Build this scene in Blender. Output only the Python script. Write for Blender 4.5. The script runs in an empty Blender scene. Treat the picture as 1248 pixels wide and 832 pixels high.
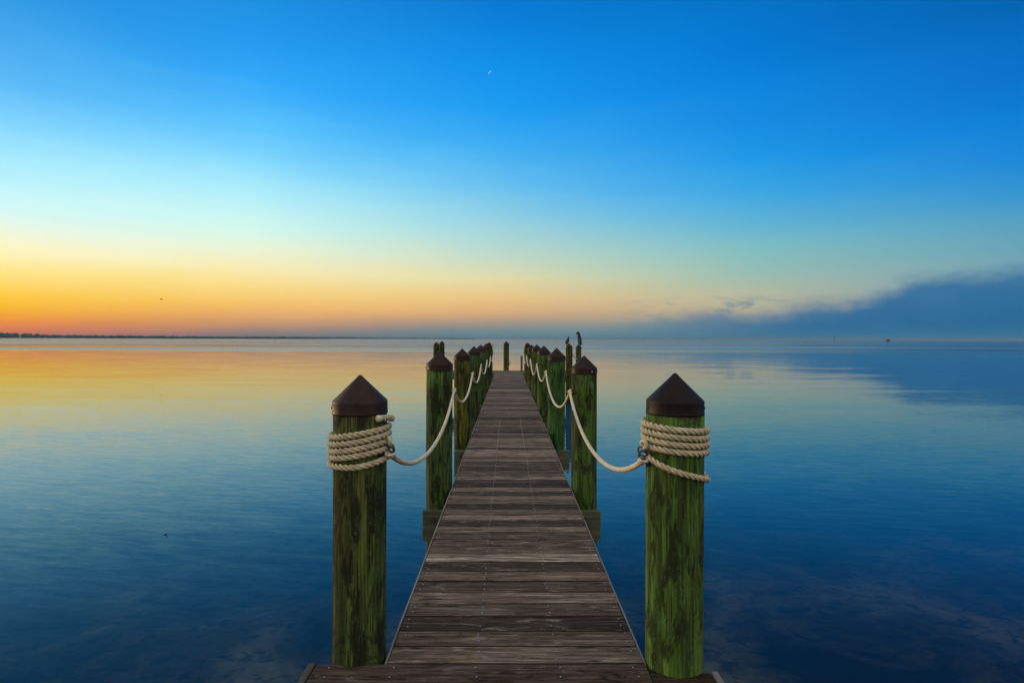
import bpy, bmesh, math, random
from mathutils import Vector, Matrix, noise as mnoise
R = math.radians
random.seed(7)
S = bpy.context.scene
C = S.collection
WATER = -1.33          # water level, deck top is z = 0

# ------------------------------------------------------------------ helpers
def lin(c):
    return tuple(((v/255)/12.92 if v/255 <= .04045 else ((v/255+.055)/1.055)**2.4) for v in c)

def tag(o, label=None, cat=None, group=None, kind=None):
    if label: o['label'] = label
    if cat: o['category'] = cat
    if group: o['group'] = group
    if kind: o['kind'] = kind
    return o

def empty(name, loc, label, cat, group=None):
    o = bpy.data.objects.new(name, None); C.objects.link(o)
    o.location = loc; o.empty_display_size = .1
    return tag(o, label, cat, group)

def obj(name, bm, mats, parent=None, smooth=False, loc=None):
    me = bpy.data.meshes.new(name)
    bmesh.ops.recalc_face_normals(bm, faces=bm.faces[:])
    bm.to_mesh(me); bm.free()
    for m in (mats if isinstance(mats, (list, tuple)) else [mats]):
        me.materials.append(m)
    if smooth:
        for p in me.polygons: p.use_smooth = True
    o = bpy.data.objects.new(name, me); C.objects.link(o)
    if parent: o.parent = parent
    if loc: o.location = loc
    return o

def add_box(bm, x0, x1, y0, y1, z0, z1, mi=0):
    v = [bm.verts.new((x, y, z)) for z in (z0, z1) for y in (y0, y1) for x in (x0, x1)]
    for f in ((0,2,3,1), (4,5,7,6), (0,1,5,4), (2,6,7,3), (0,4,6,2), (1,3,7,5)):
        bm.faces.new([v[i] for i in f]).material_index = mi

def add_plank(bm, x0, x1, y0, y1, z0, z1, c=.005, jit=.0, axis='x', mi=0, edge=0):
    """a board along x (or y) with chamfered long edges"""
    prof = [(y0, z0), (y1, z0), (y1, z1-c), (y1-c*.35, z1-c*.3), (y1-c, z1), (y0+c, z1), (y0+c*.35, z1-c*.3), (y0, z1-c)]
    n = 7; rows = []
    for i in range(n+1):
        t = i/n; x = x0+(x1-x0)*t
        dy = jit*mnoise.noise(Vector((x*2.1, y0*3.7, 1.3)))
        dz = jit*.9*mnoise.noise(Vector((x*1.3, y0*5.1, 7.7)))
        rows.append([bm.verts.new((x, a+dy, b+(dz if b > z0 else 0)) if axis == 'x' else (a+dy, x, b)) for a, b in prof])
    m = len(prof)
    for i in range(n):
        for k in range(m):
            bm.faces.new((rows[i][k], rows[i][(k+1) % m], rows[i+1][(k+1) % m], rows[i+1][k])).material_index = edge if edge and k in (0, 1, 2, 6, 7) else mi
    bm.faces.new(rows[0]).material_index = mi
    bm.faces.new(rows[-1][::-1]).material_index = mi

def add_lathe(bm, prof, seg=40, cx=0, cy=0, wob=0, mi=0, seed=0):
    rings = []
    for r, z in prof:
        if r < 1e-5:
            rings.append([bm.verts.new((cx, cy, z))]); continue
        ring = []
        for i in range(seg):
            a = 2*math.pi*i/seg
            rr = r
            if wob:
                rr += wob*mnoise.noise(Vector((math.cos(a)*2.2+seed, math.sin(a)*2.2, z*.8))) \
                    + wob*.35*mnoise.noise(Vector((math.cos(a)*9+seed, math.sin(a)*9, z*1.5)))
            ring.append(bm.verts.new((cx+rr*math.cos(a), cy+rr*math.sin(a), z)))
        rings.append(ring)
    for a, b in zip(rings, rings[1:]):
        if len(a) == 1 and len(b) == 1: continue
        for i in range(seg):
            j = (i+1) % seg
            if len(a) == 1: f = (a[0], b[i], b[j])
            elif len(b) == 1: f = (a[i], a[j], b[0])
            else: f = (a[i], a[j], b[j], b[i])
            bm.faces.new(f).material_index = mi

def frames(path):
    """parallel-transport frames along a polyline"""
    n = len(path); T = []
    for i in range(n):
        t = path[min(i+1, n-1)] - path[max(i-1, 0)]
        T.append(t.normalized())
    up = Vector((0, 0, 1)) if abs(T[0].z) < .9 else Vector((1, 0, 0))
    N = [(up - T[0]*up.dot(T[0])).normalized()]
    for i in range(1, n):
        v = N[-1] - T[i]*N[-1].dot(T[i])
        N.append(v.normalized())
    return T, N

def resample(path, step):
    out = [path[0].copy()]; acc = 0
    for a, b in zip(path, path[1:]):
        L = (b-a).length
        if L < 1e-9: continue
        d = step-acc
        while d <= L:
            out.append(a.lerp(b, d/L)); d += step
        acc = (acc+L) % step
    if (out[-1]-path[-1]).length > step*.3: out.append(path[-1].copy())
    return out

def add_tube(bm, path, r, seg=8, cap=True):
    T, N = frames(path); rows = []
    for i, p in enumerate(path):
        rr = r[i] if isinstance(r, (list, tuple)) else r
        B = T[i].cross(N[i])
        rows.append([bm.verts.new(p + (N[i]*math.cos(2*math.pi*k/seg) + B*math.sin(2*math.pi*k/seg))*rr) for k in range(seg)])
    for a, b in zip(rows, rows[1:]):
        for k in range(seg):
            bm.faces.new((a[k], a[(k+1) % seg], b[(k+1) % seg], b[k]))
    if cap:
        bm.faces.new(rows[0][::-1]); bm.faces.new(rows[-1])

def add_rope(bm, path, r, pitch=.085, samples=14, depth=1.0, seg=8):
    """three-strand laid rope: three tubes winding round the path"""
    path = resample(path, pitch/samples)
    T, N = frames(path); s = 0; off = r*.54*depth; sr = r-off-r*.01*depth
    strands = [[], [], []]
    for i, p in enumerate(path):
        if i: s += (p-path[i-1]).length
        B = T[i].cross(N[i])
        for k in range(3):
            a = 2*math.pi*(s/pitch + k/3)
            strands[k].append(p + (N[i]*math.cos(a)+B*math.sin(a))*off)
    for st in strands: add_tube(bm, st, sr, seg)

def catenary(a, b, sag, n=40):
    out = []
    for i in range(n+1):
        t = i/n; p = a.lerp(b, t)
        u = 2*t-1
        k = (math.cosh(1.6*u)-math.cosh(1.6))/(1-math.cosh(1.6))
        out.append(Vector((p.x, p.y, p.z - sag*k)))
    return out

def add_torus(bm, c, n, R_, r, seg=20, k=8, sx=1.0):
    n = n.normalized(); u = n.orthogonal().normalized(); v = n.cross(u)
    pts = [c + u*math.cos(2*math.pi*i/seg)*R_*sx + v*math.sin(2*math.pi*i/seg)*R_ for i in range(seg)]
    rows = []
    for i, p in enumerate(pts):
        d = (p-c).normalized()
        rows.append([bm.verts.new(p + (d*math.cos(2*math.pi*q/k) + n*math.sin(2*math.pi*q/k))*r) for q in range(k)])
    for i in range(seg):
        a, b = rows[i], rows[(i+1) % seg]
        for q in range(k): bm.faces.new((a[q], a[(q+1) % k], b[(q+1) % k], b[q]))

# ------------------------------------------------------------------ materials
class NT:
    def __init__(s, tree): s.t = tree; s.t.nodes.clear()
    def n(s, typ, **kw):
        nd = s.t.nodes.new(typ)
        for k, v in kw.items():
            if k == 'inp':
                for kk, vv in v.items():
                    if hasattr(vv, 'links') or isinstance(vv, bpy.types.NodeSocket): s.t.links.new(vv, nd.inputs[kk])
                    else: nd.inputs[kk].default_value = vv
            else: setattr(nd, k, v)
        return nd
    def math(s, op, a, b=0.0, c=0.0, clamp=False):
        nd = s.t.nodes.new('ShaderNodeMath'); nd.operation = op; nd.use_clamp = clamp
        for i, v in enumerate((a, b, c)):
            if isinstance(v, bpy.types.NodeSocket): s.t.links.new(v, nd.inputs[i])
            else: nd.inputs[i].default_value = v
        return nd.outputs[0]
    def ramp(s, fac, stops, interp='LINEAR'):
        nd = s.t.nodes.new('ShaderNodeValToRGB'); cr = nd.color_ramp; cr.interpolation = interp
        while len(cr.elements) < len(stops): cr.elements.new(.5)
        for e, (p, c) in zip(cr.elements, sorted(stops, key=lambda q: q[0])):
            e.position = p; e.color = (*c, 1) if len(c) == 3 else c
        s.t.links.new(fac, nd.inputs[0]); return nd.outputs[0]
    def mix(s, f, a, b, blend='MIX'):
        nd = s.t.nodes.new('ShaderNodeMix'); nd.data_type = 'RGBA'; nd.blend_type = blend
        for i, v in ((0, f), (6, a), (7, b)):
            if isinstance(v, bpy.types.NodeSocket): s.t.links.new(v, nd.inputs[i])
            elif i == 0: nd.inputs[0].default_value = v
            else: nd.inputs[i].default_value = (*v, 1) if len(v) == 3 else v
        return nd.outputs[2]
    def remap(s, v, a, b, c=0., d=1., smooth=True):
        nd = s.t.nodes.new('ShaderNodeMapRange'); nd.interpolation_type = 'SMOOTHSTEP' if smooth else 'LINEAR'
        s.t.links.new(v, nd.inputs[0])
        for i, x in enumerate((a, b, c, d)):
            if isinstance(x, bpy.types.NodeSocket): s.t.links.new(x, nd.inputs[i+1])
            else: nd.inputs[i+1].default_value = x
        return nd.outputs[0]
    def noise(s, vec, scale, detail=4, rough=.55, dist=0, color=False):
        nd = s.n('ShaderNodeTexNoise', inp={'Scale': scale, 'Detail': detail, 'Roughness': rough, 'Distortion': dist})
        s.t.links.new(vec, nd.inputs['Vector'])
        return nd.outputs['Color' if color else 'Fac']
    def mapping(s, vec, scale=(1, 1, 1), loc=(0, 0, 0)):
        nd = s.n('ShaderNodeMapping', inp={'Scale': scale})
        s.t.links.new(vec, nd.inputs['Vector'])
        if isinstance(loc, bpy.types.NodeSocket): s.t.links.new(loc, nd.inputs['Location'])
        else: nd.inputs['Location'].default_value = loc
        return nd.outputs[0]

def mat(name):
    m = bpy.data.materials.new(name); m.use_nodes = True
    return m, NT(m.node_tree)

def finish(nt, col, rough, height=None, strength=.3, dist=.01, spec=.5, metallic=0):
    p = nt.n('ShaderNodeBsdfPrincipled')
    for k, v in (('Base Color', col), ('Roughness', rough), ('Metallic', metallic), ('Specular IOR Level', spec)):
        if isinstance(v, bpy.types.NodeSocket): nt.t.links.new(v, p.inputs[k])
        else: p.inputs[k].default_value = (*v, 1) if isinstance(v, tuple) and len(v) == 3 else v
    if height is not None:
        b = nt.n('ShaderNodeBump', inp={'Strength': strength, 'Distance': dist})
        nt.t.links.new(height, b.inputs['Height']); nt.t.links.new(b.outputs[0], p.inputs['Normal'])
    o = nt.n('ShaderNodeOutputMaterial'); nt.t.links.new(p.outputs[0], o.inputs[0])
    return p

def make_pile_mat():
    m, nt = mat('treated_pile_wood')
    tc = nt.n('ShaderNodeTexCoord').outputs['Object']
    oi = nt.n('ShaderNodeObjectInfo')
    off = nt.n('ShaderNodeCombineXYZ', inp={'X': nt.math('MULTIPLY', oi.outputs['Random'], 41.), 'Y': nt.math('MULTIPLY', oi.outputs['Random'], 17.), 'Z': nt.math('MULTIPLY', oi.outputs['Random'], 29.)}).outputs[0]
    base = nt.mapping(tc, (1, 1, 1), off)
    streak = nt.noise(nt.mapping(base, (9, 9, .55)), 1.7, 6, .62, .35)
    fine = nt.noise(nt.mapping(base, (60, 60, 1.6)), 1.3, 4, .6, .2)
    blotch = nt.noise(nt.mapping(base, (6, 6, 1.7)), 1.3, 6, .64, 1.1)
    flake = nt.noise(nt.mapping(base, (22, 22, 5)), 1.2, 6, .65, .8)
    yel = nt.noise(nt.mapping(base, (4, 4, .4)), 1.4, 3, .5, .2)
    c = nt.ramp(streak, [(.30, (.012, .016, .006)), (.42, (.038, .060, .014)), (.52, (.080, .125, .026)), (.62, (.115, .160, .032)), (.76, (.185, .190, .062))])
    c = nt.mix(nt.math('MULTIPLY', nt.remap(yel, .5, .70), .7), c, (.120, .118, .030))
    c = nt.mix(nt.math('MULTIPLY', nt.remap(flake, .53, .62), .6), c, (.060, .130, .045))
    c = nt.mix(nt.math('MULTIPLY', nt.remap(fine, .56, .40), .68), c, (.015, .017, .009))
    blotch = nt.math('ADD', blotch, nt.math('MULTIPLY', nt.math('SUBTRACT', nt.math('ADD', fine, flake), 1.0), .30))
    blotch = nt.math('ADD', blotch, nt.math('MULTIPLY', nt.math('SUBTRACT', 1., oi.outputs['Alpha']), .1))
    c = nt.mix(nt.math('MULTIPLY', nt.remap(blotch, .50, .59), .90), c, (.011, .012, .007))
    crack = nt.noise(nt.mapping(base, (24, 24, .5)), 1.4, 3, .5, .15)
    crk = nt.remap(nt.math('ABSOLUTE', nt.math('SUBTRACT', crack, .5)), .004, .018, 1., 0.)
    crk = nt.math('MULTIPLY', crk, nt.remap(streak, .42, .55))
    c = nt.mix(nt.math('MULTIPLY', crk, .85), c, (.008, .008, .005))
    vor = nt.n('ShaderNodeTexVoronoi', inp={'Scale': 1.0, 'Vector': nt.mapping(nt.n('ShaderNodeVectorMath', operation='ADD', inp={0: base, 1: (.3, .1, .2)}).outputs[0], (5.5, 5.5, 2.6))})
    kn = nt.remap(nt.math('ADD', vor.outputs['Distance'], nt.math('MULTIPLY', fine, .12)), .14, .22, 1., 0.)
    c = nt.mix(nt.math('MULTIPLY', kn, .8), c, (.030, .017, .008))
    mot = nt.noise(nt.mapping(base, (48, 48, 17)), 1.3, 4, .7, .5)
    c = nt.mix(nt.math('MULTIPLY', nt.remap(mot, .56, .66), .55), c, (.013, .016, .007))
    c = nt.mix(nt.math('MULTIPLY', nt.remap(mot, .42, .34), .35), c, (.13, .165, .075))
    # wet dark weed zone near the water
    z = nt.n('ShaderNodeSeparateXYZ', inp={'Vector': nt.n('ShaderNodeNewGeometry').outputs['Position']}).outputs['Z']
    zz = nt.math('ADD', z, nt.math('MULTIPLY', nt.math('SUBTRACT', flake, .5), .5))
    c = nt.mix(nt.remap(zz, -.75, -1.15), c, (.018, .020, .012))
    c = nt.mix(1.0, c, oi.outputs['Color'], 'MULTIPLY')
    h = nt.math('SUBTRACT', nt.math('ADD', nt.math('MULTIPLY', fine, .7), nt.math('ADD', nt.math('MULTIPLY', flake, .4), nt.math('MULTIPLY', mot, .5))), crk)
    finish(nt, c, .85, h, .7, .008, .2)
    return m

def make_deck_mat(name, dark=1.0):
    m, nt = mat(name)
    g = nt.n('ShaderNodeNewGeometry'); rnd = g.outputs['Random Per Island']
    tc = nt.n('ShaderNodeTexCoord').outputs['Object']
    off = nt.n('ShaderNodeCombineXYZ', inp={'X': nt.math('MULTIPLY', rnd, 91.), 'Y': nt.math('MULTIPLY', rnd, 7.), 'Z': nt.math('MULTIPLY', rnd, 53.)}).outputs[0]
    base = nt.mapping(tc, (1, 1, 1), off)
    grain = nt.noise(nt.mapping(base, (1.6, 42, 10)), 1.5, 6, .62, .5)
    fine = nt.noise(nt.mapping(base, (5, 150, 20)), 1.2, 4, .6)
    blot = nt.noise(nt.mapping(base, (4.2, 17, 5)), 1.25, 6, .66, .9)
    wear = nt.noise(nt.mapping(tc, (1.2, 2.2, 1)), 1.2, 4, .6, .3)
    c = nt.ramp(grain, [(.28, (.020, .015, .011)), (.43, (.080, .062, .046)), (.55, (.172, .150, .124)), (.70, (.380, .350, .305))])
    r2 = nt.n('ShaderNodeTexWhiteNoise', noise_dimensions='1D', inp={'W': nt.math('MULTIPLY', rnd, 977.)}).outputs['Value']
    c = nt.mix(1.0, c, nt.ramp(rnd, [(0, (.42, .40, .39)), (.3, (.70, .66, .62)), (.65, (1.0, .96, .93)), (.9, (1.3, 1.26, 1.22)), (1, (1.75, 1.72, 1.68))]), 'MULTIPLY')
    c = nt.mix(1.0, c, nt.ramp(r2, [(0, (.50, .47, .45)), (.4, (.90, .88, .86)), (.75, (1.12, 1.11, 1.11)), (1, (1.75, 1.77, 1.78))]), 'MULTIPLY')
    c = nt.mix(nt.math('MULTIPLY', nt.remap(r2, .60, .72), .25), c, (.115, .072, .050))
    c = nt.mix(nt.math('MULTIPLY', nt.remap(nt.math('ADD', blot, nt.math('MULTIPLY', nt.math('SUBTRACT', fine, .5), .22)), .56, .64), .85), c, (.022, .016, .012))
    c = nt.mix(nt.math('MULTIPLY', nt.remap(blot, .44, .32), .45), c, (.36, .33, .28))
    c = nt.mix(nt.math('MULTIPLY', nt.remap(fine, .5, .34), .55), c, (.03, .024, .02))
    c = nt.mix(nt.math('MULTIPLY', nt.remap(wear, .5, .72), .5), c, (.050, .042, .036))
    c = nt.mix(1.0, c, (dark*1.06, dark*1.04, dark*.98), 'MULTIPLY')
    vor = nt.n('ShaderNodeTexVoronoi', inp={'Scale': 1.0, 'Vector': nt.mapping(base, (3.2, 14, 3))})
    kn = nt.remap(nt.math('ADD', vor.outputs['Distance'], nt.math('MULTIPLY', grain, .18)), .20, .29, 1., 0.)
    c = nt.mix(nt.math('MULTIPLY', kn, .85), c, (.026, .016, .010))
    split = nt.noise(nt.mapping(base, (.9, 34, 5)), 1.3, 3, .5, .2)
    spl = nt.math('MULTIPLY', nt.remap(nt.math('ABSOLUTE', nt.math('SUBTRACT', split, .5)), .004, .014, 1., 0.), nt.remap(grain, .45, .58))
    c = nt.mix(nt.math('MULTIPLY', spl, .8), c, (.012, .009, .007))
    scuff = nt.noise(nt.mapping(tc, (9, 9, 1)), 1.3, 7, .75, .3)
    c = nt.mix(nt.math('MULTIPLY', nt.remap(scuff, .60, .72), .35), c, (.42, .40, .36))
    h = nt.math('SUBTRACT', nt.math('ADD', nt.math('MULTIPLY', grain, .8), nt.math('MULTIPLY', fine, .6)), nt.math('MULTIPLY', spl, .6))
    finish(nt, c, nt.remap(blot, .3, .7, .95, .75, False), h, .7, .005, .12)
    return m

def make_board_mat(name, a, b, stretch=(40, 1.5, 12)):
    m, nt = mat(name)
    tc = nt.n('ShaderNodeTexCoord').outputs['Object']
    g = nt.noise(nt.mapping(tc, stretch), 1.4, 6, .6, .4)
    w = nt.noise(tc, 2.3, 4, .6)
    c = nt.ramp(g, [(.3, a), (.68, b)])
    c = nt.mix(nt.math('MULTIPLY', nt.remap(w, .5, .7), .5), c, tuple(v*.45 for v in a))
    finish(nt, c, .75, g, .4, .004, .3)
    return m

def make_cap_mat():
    m, nt = mat('bronze_cap_plastic')
    oi = nt.n('ShaderNodeObjectInfo')
    tc = nt.n('ShaderNodeTexCoord').outputs['Object']
    off = nt.n('ShaderNodeCombineXYZ', inp={'X': nt.math('MULTIPLY', oi.outputs['Random'], 13.)}).outputs[0]
    p = nt.mapping(tc, (1, 1, 1), off)
    n1 = nt.noise(p, 9, 6, .65, .4); n2 = nt.noise(nt.mapping(p, (30, 30, 4)), 1.5, 4, .6)
    c = nt.ramp(n1, [(.35, (.020, .013, .012)), (.6, (.042, .028, .026)), (.8, (.068, .044, .036))])
    c = nt.mix(nt.math('MULTIPLY', nt.remap(n2, .55, .72), .4), c, (.085, .060, .046))
    c = nt.mix(1.0, c, oi.outputs['Color'], 'MULTIPLY')
    finish(nt, c, nt.remap(n1, .3, .8, .45, .65, False), n1, .12, .004, .16)
    return m

def make_rope_mat(name, a, b):
    m, nt = mat(name)
    tc = nt.n('ShaderNodeTexCoord').outputs['Object']
    n1 = nt.noise(tc, 26, 5, .6); n2 = nt.noise(tc, 420, 2, .6)
    c = nt.ramp(n1, [(.3, a), (.68, b)])
    c = nt.mix(nt.math('MULTIPLY', nt.remap(n2, .5, .3), .35), c, tuple(v*.5 for v in a))
    finish(nt, c, .85, n2, .5, .002, .2)
    return m

def make_metal(name, col, rough=.45):
    m, nt = mat(name)
    tc = nt.n('ShaderNodeTexCoord').outputs['Object']
    n1 = nt.noise(tc, 60, 4, .6)
    c = nt.mix(nt.remap(n1, .45, .7), col, tuple(v*.5 for v in col))
    finish(nt, c, rough, None, metallic=.85)
    return m

def make_plain(name, a, b, scale=20, rough=.8):
    m, nt = mat(name)
    tc = nt.n('ShaderNodeTexCoord').outputs['Object']
    c = nt.ramp(nt.noise(tc, scale, 4, .6), [(.35, a), (.65, b)])
    finish(nt, c, rough, None, spec=.2)
    return m

M_pile = make_pile_mat()
M_deck = make_deck_mat('weathered_deck_boards', 1.10)
M_deck_dark = make_deck_mat('dark_landing_boards', .50)  # deck board material in a darker tone throughout
M_beam = make_board_mat('beam_wood', (.046, .054, .036), (.135, .145, .095), (1.5, 20, 30))
M_string = make_board_mat('edge_board_wood', (.12, .112, .10), (.30, .285, .25), (30, 1.2, 10))
M_edge = make_board_mat('gap_shade_board_edges', (.010, .008, .006), (.028, .022, .017), (3, 30, 30))  # near-black plank sides: shade in the gaps put into the colour
M_nail = make_metal('dull_nail_heads', (.62, .61, .58), .35)
M_cap = make_cap_mat()
M_rope = make_rope_mat('laid_rope', (.36, .33, .22), (.62, .58, .42))
M_line = make_rope_mat('hanging_rope', (.46, .43, .33), (.70, .67, .54))
M_steel = make_metal('galvanised_steel', (.55, .55, .53), .4)
M_iron = make_metal('dark_iron', (.10, .085, .07), .5)
M_feather = make_plain('dark_feathers', (.006, .008, .012), (.020, .026, .036), 30, .6)
M_pale_feather = make_plain('grey_feathers', (.035, .05, .065), (.085, .11, .13), 30, .7)
M_wood = make_plain('driftwood', (.03, .025, .02), (.07, .055, .04), 30)
M_marker = make_plain('marker_paint', (.02, .022, .025), (.05, .05, .05), 3)

# ------------------------------------------------------------------ sky
def sky():
    w = bpy.data.worlds.new('World'); S.world = w; w.use_nodes = True
    nt = NT(w.node_tree); L = nt.t.links
    d = nt.n('ShaderNodeTexCoord').outputs['Generated']
    sp = nt.n('ShaderNodeSeparateXYZ', inp={'Vector': d})
    x, y, z = sp.outputs
    az = nt.math('MULTIPLY', nt.math('ARCTAN2', x, y), 180/math.pi)        # degrees, 0 = along the pier, + to the right
    el = nt.math('MULTIPLY', nt.math('ARCSINE', z), 180/math.pi)
    # broad unevenness so the gradient is not perfectly smooth
    nz = nt.noise(nt.mapping(d, (1.5, 1.5, 9)), 1.6, 4, .55, .4)
    el2 = nt.math('ADD', el, nt.math('MULTIPLY', nt.math('SUBTRACT', nz, .5), nt.remap(el, 0., 14., 1.0, 3.0)))
    t = nt.math('DIVIDE', el2, 60., clamp=True)
    def col(stops):
        return nt.ramp(t, [(e/60., lin(c)) for e, c in stops])
    A = col(SKY_A); A2 = col(SKY_A2); B = col(SKY_B); B2 = col(SKY_B2); Cc = col(SKY_C); D = col(SKY_D)
    c = nt.mix(nt.remap(az, -46, -25, smooth=False), A, A2)
    c = nt.mix(nt.remap(az, -25, 0, smooth=False), c, B)
    c = nt.mix(nt.remap(az, 0, 24, smooth=False), c, B2)
    c = nt.mix(nt.remap(az, 24, 46, smooth=False), c, Cc)
    aa = nt.math('ABSOLUTE', az)
    c = nt.mix(nt.remap(aa, 60, 110), c, D)
    # cloud bank low over the water, thick to the right
    top = nt.math('MULTIPLY', nt.ramp(nt.math('DIVIDE', nt.math('ADD', az, 60.), 180., clamp=True),
        [((a+60)/180, (v/10,)*3) for a, v in ((-40, 0), (-22, .0), (-14, .55), (-6, 1.35), (2, 1.15), (10, 1.35), (15, 2.1), (18, 2.75), (22, 3.15), (25, 2.6), (28, 3.1), (31, 3.6), (34, 4.3), (37, 5.2), (40, 5.6), (44, 5.6), (60, 5.9), (80, 5), (110, 0))]), 10.)
    n1 = nt.noise(nt.mapping(d, (1, 1, 1.7)), 16, 7, .62, .3)
    n2 = nt.noise(nt.mapping(d, (1, 1, 3.5)), 7, 4, .55)
    e2 = nt.math('ADD', el, nt.math('MULTIPLY', nt.math('SUBTRACT', n1, .5), -2.7))
    e2 = nt.math('ADD', e2, nt.math('MULTIPLY', nt.math('SUBTRACT', n2, .5), -1.8))
    diff = nt.math('SUBTRACT', top, e2)
    msk = nt.remap(diff, -.7, 1.6)
    amount = nt.ramp(nt.math('DIVIDE', nt.math('ADD', az, 60.), 180., clamp=True), [((a+60)/180, (v,)*3) for a, v in ((-30, 0), (-12, .45), (0, .6), (14, .72), (26, .86), (36, .95), (80, .95), (115, 0))])
    n3 = nt.noise(nt.mapping(d, (1, 1, 3.2)), 15, 6, .6, .4)                    # small broken puffs ahead of the bank
    puff = nt.math('MULTIPLY', nt.remap(n3, .50, .66), nt.math('MULTIPLY', nt.math('MULTIPLY', nt.remap(el, 1.4, 2.4), nt.remap(el, 4.6, 3.2)), nt.math('MULTIPLY', nt.remap(az, 9, 17), nt.remap(az, 38, 28))))
    msk = nt.math('MAXIMUM', msk, nt.math('MULTIPLY', puff, .75))
    cl_l = nt.ramp(nt.math('DIVIDE', el, 6., clamp=True), [(0, lin((88, 132, 148))), (.2, lin((118, 145, 150))), (.45, lin((158, 156, 146))), (1, lin((120, 150, 160)))])
    cl_r = nt.ramp(nt.math('DIVIDE', el, 6., clamp=True), [(0, lin((30, 112, 152))), (.2, lin((24, 104, 152))), (.5, lin((32, 106, 156))), (.8, lin((46, 110, 156))), (1, lin((70, 124, 160)))])
    cl = nt.mix(nt.remap(az, 4, 30), cl_l, cl_r)
    cl = nt.mix(nt.math('MULTIPLY', nt.remap(n1, .42, .68), .14), cl, lin((72, 128, 168)))
    c = nt.mix(nt.math('MULTIPLY', msk, amount), c, cl)
    c = nt.mix(nt.remap(el, -.02, -.4), c, lin((40, 60, 75)))
    # the sky overhead: pale fill added out of view to light deck and pilings
    c = nt.mix(nt.remap(el, 46, 66), c, lin((236, 226, 214)))
    bg = nt.n('ShaderNodeBackground', inp={'Color': c, 'Strength': 1.0})
    ns = nt.n('ShaderNodeTexSky', sky_type='NISHITA', sun_disc=False, sun_elevation=R(1.0), sun_rotation=R(-52), air_density=1.2, dust_density=1.0, ozone_density=3.0)
    bg2 = nt.n('ShaderNodeBackground', inp={'Color': ns.outputs[0], 'Strength': 0.010})
    add = nt.n('ShaderNodeAddShader'); L.new(bg.outputs[0], add.inputs[0]); L.new(bg2.outputs[0], add.inputs[1])
    o = nt.n('ShaderNodeOutputWorld'); L.new(add.outputs[0], o.inputs[0])

SKY_A = [(0, (226, 106, 70)), (.7, (242, 128, 62)), (1.4, (252, 158, 30)), (2.3, (255, 190, 8)), (3.4, (255, 209, 62)), (5.3, (255, 234, 142)), (7.2, (253, 248, 202)), (9.1, (226, 249, 238)), (11, (199, 248, 253)), (13.5, (164, 234, 254)), (16.5, (124, 210, 253)), (19.4, (86, 182, 246)), (25, (42, 148, 222)), (35, (10, 120, 205)), (60, (60, 120, 170))]
SKY_A2 = [(0, (128, 122, 126)), (.6, (150, 130, 124)), (1.3, (194, 146, 114)), (2.1, (226, 166, 110)), (3.3, (248, 194, 106)), (4.9, (252, 220, 134)), (6.4, (250, 236, 178)), (8.7, (234, 246, 216)), (11, (208, 249, 240)), (13.3, (178, 239, 251)), (16.2, (134, 219, 254)), (19.8, (88, 194, 254)), (23.2, (50, 169, 249)), (26.4, (34, 154, 239)), (29.5, (28, 144, 226)), (38, (6, 116, 205)), (60, (60, 115, 165))]
SKY_B = [(0, (88, 132, 146)), (.8, (118, 140, 146)), (1.6, (160, 150, 138)), (2.6, (212, 170, 126)), (4.2, (234, 196, 134)), (6.5, (226, 218, 166)), (9, (190, 217, 200)), (12, (148, 208, 224)), (15, (106, 193, 238)), (19, (62, 173, 242)), (23, (26, 156, 240)), (27, (10, 144, 232)), (32, (2, 120, 210)), (42, (2, 100, 188)), (60, (55, 110, 160))]
SKY_B2 = [(0, (70, 130, 155)), (1.5, (130, 150, 152)), (3, (182, 176, 150)), (4.2, (184, 186, 160)), (5.1, (172, 188, 166)), (6.7, (150, 190, 180)), (9.1, (128, 190, 196)), (11.4, (98, 180, 211)), (13.7, (64, 169, 226)), (16.7, (30, 154, 231)), (20.3, (18, 140, 226)), (23.7, (4, 130, 220)), (27, (0, 120, 210)), (30.1, (0, 114, 196)), (38, (0, 98, 180)), (60, (50, 105, 155))]
SKY_C = [(0, (40, 112, 152)), (2, (60, 120, 155)), (4, (100, 152, 172)), (5.8, (106, 161, 180)), (7.4, (96, 160, 186)), (9.3, (74, 155, 196)), (11.1, (42, 145, 206)), (13.6, (14, 132, 215)), (16.6, (0, 122, 212)), (19.5, (0, 110, 200)), (22.4, (0, 104, 190)), (25.1, (0, 94, 171)), (35, (0, 84, 158)), (60, (50, 100, 150))]
SKY_D = [(0, (120, 128, 140)), (5, (190, 176, 172)), (12, (250, 225, 205)), (22, (255, 240, 225)), (40, (240, 225, 212)), (60, (205, 205, 205))]  # sky behind the camera, brightened out of view as warm neutral fill
sky()

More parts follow.
